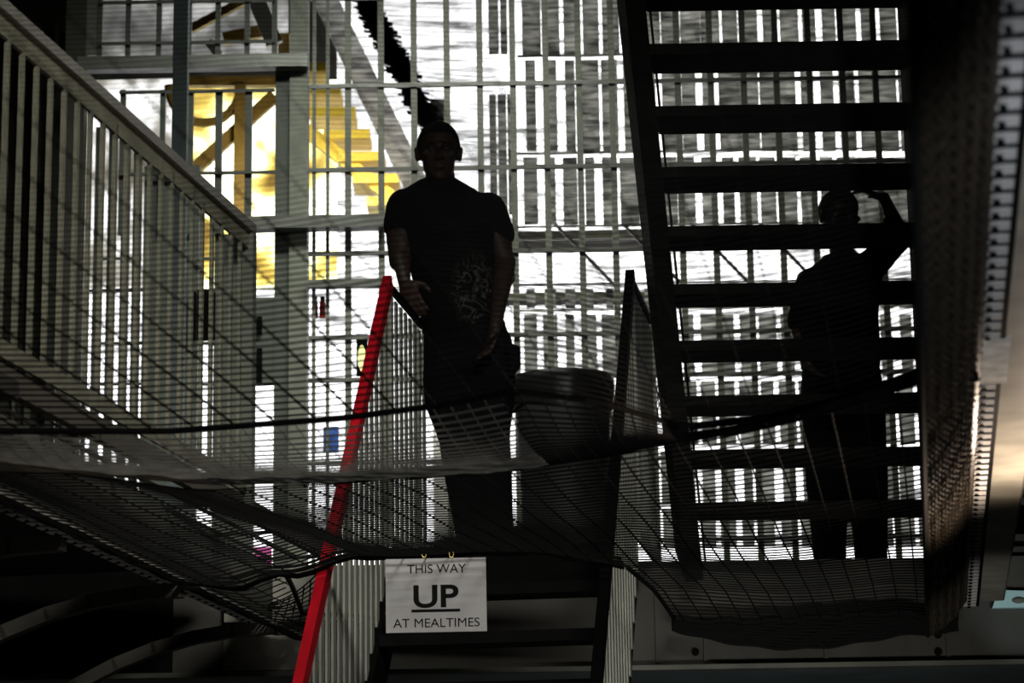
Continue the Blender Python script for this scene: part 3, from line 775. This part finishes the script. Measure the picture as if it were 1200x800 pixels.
def head_parts(root, c, R, S_=1.0, hw=.076, hh=.118, name_hair='hair', cap=False, tone='skin'):
    """c centre of the head, R rotation (local -Y is the face direction). adds to body mesh list"""
    q = MB(); R = R*S_
    def L(x,y,z): return c+R@Vector((x,y,z))
    q.ell(L(0,.012,.022), (hw, .095, hh*.78), 28, 20, R)           # cranium
    q.ell(L(0,-.022,-.045), (hw*.80, .066, hh*.58), 24, 16, R)       # face/jaw
    q.ell(L(0,-.060,-.096), (.024,.022,.018), 14, 10, R)           # chin
    q.ell(L(0,-.078,.022), (.052,.018,.012), 16, 8, R)             # brow
    limb(q, [L(0,-.086,.012), L(0,-.100,-.012), L(0,-.108,-.028)], [.008,.011,.014], 10, 3)   # nose
    for s in (-1,1):
        q.ell(L(.012*s,-.098,-.030), (.008,.010,.007), 10, 6, R)
        q.ell(L(.044*s,-.066,-.014), (.020,.018,.014), 12, 8, R)   # cheek
        q.ell(L((hw+.004)*s,.012,-.004), (.010,.019,.031), 12, 10, R@Matrix.Rotation(.25*s,3,'Z'))  # ear
        q.ell(L((hw+.010)*s,.018,.012), (.008,.014,.014), 10, 8, R)
    q.ell(L(0,-.088,-.058), (.024,.009,.0055), 14, 6, R); q.ell(L(0,-.086,-.068), (.020,.010,.006), 14, 6, R)   # lips
    return q, L
def hair_mesh(c, R, hw, hh, trim=.0):
    q = MB(); nu, nv = 40, 22; vs = []; 
    for j in range(nv+1):
        ph = math.pi*.60*j/nv
        for i in range(nu):
            th = 2*math.pi*i/nu; x = math.sin(ph)*math.cos(th); y = math.sin(ph)*math.sin(th); z = math.cos(ph)
            # hairline: higher at the front (-y)
            lim = .30 if y < 0 else -.45
            front = max(0, -y)
            zmin = lerp(-.35, .50, min(1, front*1.5))
            z2 = max(z, zmin); rr = 1.0
            if z < zmin: 
                s = math.sqrt(max(0,1-zmin*zmin)); h = math.hypot(x,y) or 1; x, y = x/h*s, y/h*s; rr = .97
            k = 1.0+.012*math.sin(23*th)*math.sin(17*ph)
            vs.append(c+R@Vector((x*(hw+.007)*k*rr, .012+y*.102*k*rr, .022+z2*(hh*.78+.008)*k)))
    q.add(vs, [(j*nu+i, j*nu+(i+1)%nu, (j+1)*nu+(i+1)%nu, (j+1)*nu+i) for j in range(nv) for i in range(nu)])
    return q

# --- the man at the head of the stair
YMn = YE+.17
def Q(px, py, dy=0): return P(px, py, YMn+dy)
mpp = YMn*1.03/F   # metres per pixel, roughly
pr = thing('person', (Q(560,640).x, YMn, ZL), 'man in a dark printed t-shirt standing with one hand on the red-railed balustrade', 'person')
Rh = Matrix.Rotation(.05,3,'Z')@Matrix.Rotation(.16,3,'X')
hc = Q(514,179,-.03); HS = 1.19
body, Lh = head_parts(pr, hc, Rh, HS)
# torso core
torso = [(Q(543,398),.150,.105),(Q(541,380),.160,.112,.9),(Q(537,345),.152,.10,.9),(Q(534,312),.160,.105,.9),(Q(529,275),.178,.115,.9),(Q(524,250),.190,.11,.9),(Q(519,238,.01),.165,.09,.9),(Q(516,225,.015),.10,.07)]
body.loft(torso)
limb(body, [Q(520,236,.02), Q(516,212,.0), Q(515,196,0)], [.078,.068,.064])
armL = [Q(470,243,.01), Q(465,296,-.0), Q(473,330,-.06)]; 
armL = [Q(474,246,.01), Q(469,292,.02), Q(474,332,-.18)]
limb(body, armL, [.068,.050,.029]); limb(body, [Q(469,270,.015), Q(470,305,-.02)], [.066,.056])
armR = [Q(570,248,.01), Q(592,308,.0), Q(581,380,-.19)]
limb(body, armR, [.068,.050,.030]); limb(body, [Q(584,270,.02), Q(592,325,.01)], [.056,.046])
hand(body, Q(474,331,-.19), (.30,-.30,-.75), None, (.5,.3,-.6), 1.15, .5, 1)
hand(body, Q(580,380,-.20), (-.22,-.12,-1), None, (-.75,-.35,.1), 1.15, .42, -1)
for s, hip, kn_, an in ((-1, Q(524,398,.0), Q(538,515,-.03), Q(556,640,.03)), (1, Q(566,398,.0), Q(574,515,-.03), Q(586,640,.03))):
    an.z = ZL+.11
    limb(body, [hip, kn_, an], [.095,.062,.042])
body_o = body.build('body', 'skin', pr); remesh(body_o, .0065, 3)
hair_mesh(hc, Rh*HS, .076, .118).build('hair', 'hair', pr, True)
for s in (-1,1):
    q = MB(); q.ell(Lh(.029*s,-.080,.004), (.0125,.0115,.010), 14, 10); tag(q.build('eye', 'eye', pr, True))
    q = MB(); limb(q, [Lh(.014*s,-.094,.022), Lh(.030*s,-.093,.027), Lh(.048*s,-.082,.022)], [.004,.0045,.003], 8, 3); q.build('eyebrow', 'hair', pr)
sh_ = MB()
sh_.loft([(Q(543,404),.185,.128,.9),(Q(541,380),.178,.126,.9),(Q(535,345),.182,.118,.9),(Q(530,312),.192,.122,.9),(Q(528,275),.205,.132,.9),(Q(522,252),.222,.128,.9),(Q(519,240,.01),.222,.115,.9),(Q(516,231,.012),.200,.105,.9),(Q(514,223,.015),.165,.095),(Q(514,216,.018),.118,.088),(Q(515,211,.018),.084,.08)])
limb(sh_, [Q(474,242,.01), Q(469,264,.015)], [.082,.078]); limb(sh_, [Q(572,246,.01), Q(584,274,.02)], [.082,.076])
o = sh_.build('t_shirt', 'shirt', pr); remesh(o, .010, 4)
tp = MB()
tp.loft([(Q(545,372),.172,.118,.9),(Q(545,395),.192,.128,.9),(Q(546,420),.198,.135,.9),(Q(547,440),.190,.13,.9)])
for hip, mid, kn_, an in ((Q(523,405,.0), Q(522,450,-.01), Q(538,515,-.03), Q(556,640,.03)), (Q(571,405,.0), Q(574,450,-.01), Q(574,515,-.03), Q(586,640,.03))):
    an.z = ZL+.05; limb(tp, [hip, mid, kn_, an], [.115,.116,.090,.066])
o = tp.build('trousers', 'trouser', pr); remesh(o, .012, 5)
for px in (555, 587):
    a = Q(px, 640); q = MB(); q.ell((a.x, YMn-.05, ZL+.035), (.048,.125,.05), 20, 12)
    for v in q.v: v.z = max(v.z, ZL+.004)
    q.build('shoe', 'black', pr, True)
q = MB(); q.tube([Q(593,405,-.12), Q(603,410,-.11), Q(603,428,-.10), Q(598,440,-.1)], [.02,.03,.03,.015], 8); q.build('pocket_flap', 'trouser', pr)

# --- the second man, behind the open staircase
YP2 = YE+.95
def Q2(px, py, dy=0): return P(px, py, YP2+dy)
p2 = thing('person', (Q2(990,640).x, YP2, ZL), 'man in a dark top behind the open staircase, one arm raised to his head', 'person')
R2 = Matrix.Rotation(.35,3,'Z')@Matrix.Rotation(.12,3,'X')
h2 = Q2(984,254,-.03); HS2 = 1.14
b2, L2 = head_parts(p2, h2, R2, HS2)
b2.loft([(Q2(985,440),.155,.11),(Q2(984,410),.165,.115,.9),(Q2(982,375),.165,.11,.9),(Q2(982,350),.175,.115,.9),(Q2(984,332),.175,.11,.9),(Q2(986,318,.01),.13,.09,.9),(Q2(987,308,.01),.08,.07)])
limb(b2, [Q2(988,310,.02), Q2(986,285)], [.066,.058])
limb(b2, [Q2(1020,312,.0), Q2(1055,276,-.02), Q2(1036,232,-.02)], [.064,.046,.030])
hand(b2, Q2(1036,232,-.02), (-.95,-.05,.35), None, (-.1,.2,-1), 1.0, .35, 1)
limb(b2, [Q2(948,330), Q2(936,380,.03), Q2(945,425,-.05)], [.064,.046,.030])
hand(b2, Q2(945,425,-.05), (.5,-.3,-.8), None, (.8,0,.2), 1.0, .5, -1)
for a, b, c in ((Q2(966,440), Q2(964,540,-.02), Q2(968,640,.02)), (Q2(1008,440), Q2(1016,540,-.02), Q2(1020,640,.02))):
    c.z = ZL+.1; limb(b2, [a,b,c], [.092,.062,.042])
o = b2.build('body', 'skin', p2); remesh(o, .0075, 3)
hair_mesh(h2, R2*HS2, .076, .118).build('hair', 'hair', p2, True)
for s in (-1,1):
    q = MB(); q.ell(L2(.029*s,-.080,.004), (.0125,.0115,.010), 14, 10); q.build('eye', 'eye', p2, True)
s2 = MB()
s2.loft([(Q2(985,432),.19,.13,.9),(Q2(984,405),.192,.13,.9),(Q2(982,375),.192,.128,.9),(Q2(982,345),.20,.13,.9),(Q2(984,330),.205,.125,.9),(Q2(986,316,.01),.165,.105,.9),(Q2(987,307,.01),.12,.09),(Q2(986,299,.01),.085,.08)])
limb(s2, [Q2(1018,314), Q2(1053,280,-.02)], [.080,.062]); limb(s2, [Q2(950,331), Q2(938,376,.02)], [.072,.066]); limb(s2, [Q2(1050,282,-.02), Q2(1046,262,-.02)], [.060,.05])
limb(s2, [Q2(985,322,.0), Q2(1018,316)], [.08,.076])
o = s2.build('sweatshirt', 'shirt_plain', p2); remesh(o, .011, 4)
t2_ = MB(); t2_.loft([(Q2(985,415),.175,.12,.9),(Q2(986,440),.19,.128,.9),(Q2(987,470),.185,.125,.9)])
for a, b, c in ((Q2(966,455), Q2(967,540,-.02), Q2(972,640,.02)), (Q2(1008,455), Q2(1016,540,-.02), Q2(1020,640,.02))):
    c.z = ZL+.05; limb(t2_, [a,b,c], [.115,.098,.076])
o = t2_.build('trousers', 'trouser', p2); remesh(o, .013, 5)
for px in (972, 1020):
    a = Q2(px, 640); q = MB(); q.ell((a.x, YP2-.05, ZL+.035), (.048,.125,.05), 20, 12)
    for v in q.v: v.z = max(v.z, ZL+.004)
    q.build('shoe', 'black', p2, True)

# ------------------------------------------------------------------ right open staircase rising towards the camera
us_ = thing('open_staircase', P(950,660,YE-.2), 'dark open-riser staircase rising above the net, seen from behind and below', 'staircase')
b0 = H(822, 650, ZL); 
Yk0 = b0.y-.02; dX = .16; g = .167; rise = .19
X0 = b0.x; Wd = H(1090,650,ZL).x - X0
for k in range(0, 11):
    # near top edge of each tread follows the flight
    Yn = Yk0 - g*k; z = ZL+rise*k; xo = X0 - dX*g*k
    if k == 0: continue
    q = MB(); q.add([(xo-.01,Yn,z-.042),(xo+Wd+.01,Yn,z-.042),(xo+Wd+.01+.03,Yn+.225,z-.042),(xo-.01+.03,Yn+.225,z-.042),
                     (xo-.01,Yn,z),(xo+Wd+.01,Yn,z),(xo+Wd+.01+.03,Yn+.225,z),(xo-.01+.03,Yn+.225,z)],
                    [(0,3,2,1),(4,5,6,7),(0,1,5,4),(1,2,6,5),(2,3,7,6),(3,0,4,7)])
    q.build('tread', 'tread', us_)
for s in (0, 1):
    a = Vector((X0+(Wd+.045 if s else -.045), Yk0+.12, ZL-.05+.02)); b = a+Vector((-dX*g*12, -g*12, rise*12))
    MB().bar(a, b, .075, .24, (1,dX,0)).build('stringer', 'tread', us_)
a = Vector((X0+.03, Yk0+.22, ZL)); b = a+Vector((-dX*g*12, -g*12, rise*12)); MB().bar(a, b, .006, .03, (1,dX,0)).build('inner_rod', 'black', us_)

# ------------------------------------------------------------------ things at the far right
lt = thing('wall_panel', P(1195,712,10.44), 'pale blue lit panel with a round hole behind the right beam', 'panel')
YP = YE-.10; a = P(1163,712,YP); b = P(1240,690,YP)
q = MB(); q.add([(a.x,YP,a.z),(b.x,YP,a.z),(b.x,YP,b.z-.01),(a.x+.03,YP,b.z),(a.x,YP+.038,a.z),(b.x,YP+.038,a.z),(b.x,YP+.038,b.z-.01),(a.x+.03,YP+.038,b.z)],
               [(0,1,2,3),(4,5,6,7),(0,1,5,4),(1,2,6,5),(2,3,7,6),(3,0,4,7)]); q.build('plate', 'paleblue', lt)
c = P(1194,703,YP-.002); MB().ell(c, (.03,.01,.014), 16, 8).build('hole', 'beam_dim', lt)
rg = thing('landing_rail_guard', P(1200,640,11.6), 'dark horizontal boards with an ochre strip behind the right beam', 'guard')
for py0, py1, mt in ((520,548,'black'),(550,582,'ochre'),(590,625,'black'),(632,640,'ochre'),(645,680,'tread')):
    a = P(1150,py1,11.7); b = P(1290,py0,11.7); MB().box((a.x,11.7,a.z),(b.x,11.74,b.z)).build('board', mt, rg)

# ------------------------------------------------------------------ lights
def area(name, loc, tgt, size, power, col=(1,1,1), spread=math.pi, sy=None):
    l = bpy.data.lights.new(name, 'AREA'); l.energy = power; l.size = size; l.color = col; l.spread = spread
    if sy: l.shape = 'RECTANGLE'; l.size_y = sy
    o = bpy.data.objects.new(name, l); COL.objects.link(o); o.location = loc
    o.rotation_euler = (Vector(tgt)-Vector(loc)).to_track_quat('-Z', 'Y').to_euler(); return o
def spot(name, loc, tgt, ang, power, col=(1,1,1), blend=.6, r=.1):
    l = bpy.data.lights.new(name, 'SPOT'); l.energy = power; l.spot_size = ang; l.spot_blend = blend; l.color = col; l.shadow_soft_size = r
    o = bpy.data.objects.new(name, l); COL.objects.link(o); o.location = loc
    o.rotation_euler = (Vector(tgt)-Vector(loc)).to_track_quat('-Z', 'Y').to_euler(); return o
# added light without a fitting, washing the grille and partition
area('grille_fill', (-.5, YE+.7, 7.2), (-1.0, YG+.2, 4.0), 2.2, 40, (.95,1,.9), math.radians(110), .3)
area('far_stair_light', (-1.2, 15.8, 6.6), (-1.3, 17.2, 5.6), .6, 60, (1,.95,.8), math.radians(150))
# added fill that brings out the walkway balustrade
area('balustrade_fill', (1.0, 2.2, 6.5), (-1.2, 8.2, 3.8), 1.2, 30, (1,.98,.9), math.radians(42))
# added low spot, its cone kept to the sign and the stair
spot('sign_fill', (-1.1, 4.6, 1.4), P(470,760,8.9), math.radians(21), 62, (1,.97,.93), .7, .15)
spot('beam_lamp', (1.66, 6.95, 2.3), H(1188,545,ZB), math.radians(130), 95, (1,.78,.6), 1.0, .06)
spot('clip_fill', (1.35, 2.7, 1.2), H(1180,250,ZB), math.radians(60), 110, (.92,.95,1), .8, .15)  # added spot that brightens the clips on the right beam
spot('panel_lamp', (2.15, 9.9, 2.5), P(1198,701,YP), math.radians(32), 9, (.85,1,1), .6, .05)
area('fascia_fill', (1.2, 7.6, 1.6), (1.0, YE, 2.9), 1.6, 4.5, (1,.98,.92), math.radians(60), .2)  # added wash that lifts the landing edge beam
spot('edge_clip_fill', (-.2, 6.4, 1.2), H(130,655,ZB), math.radians(50), 8, (1,1,.95), .9, .1)  # added spot from below for the left beam clips
w = bpy.data.worlds.new('world'); S.world = w; w.use_nodes = True
w.node_tree.nodes['Background'].inputs[0].default_value = (.8,.85,1,1); w.node_tree.nodes['Background'].inputs[1].default_value = .012
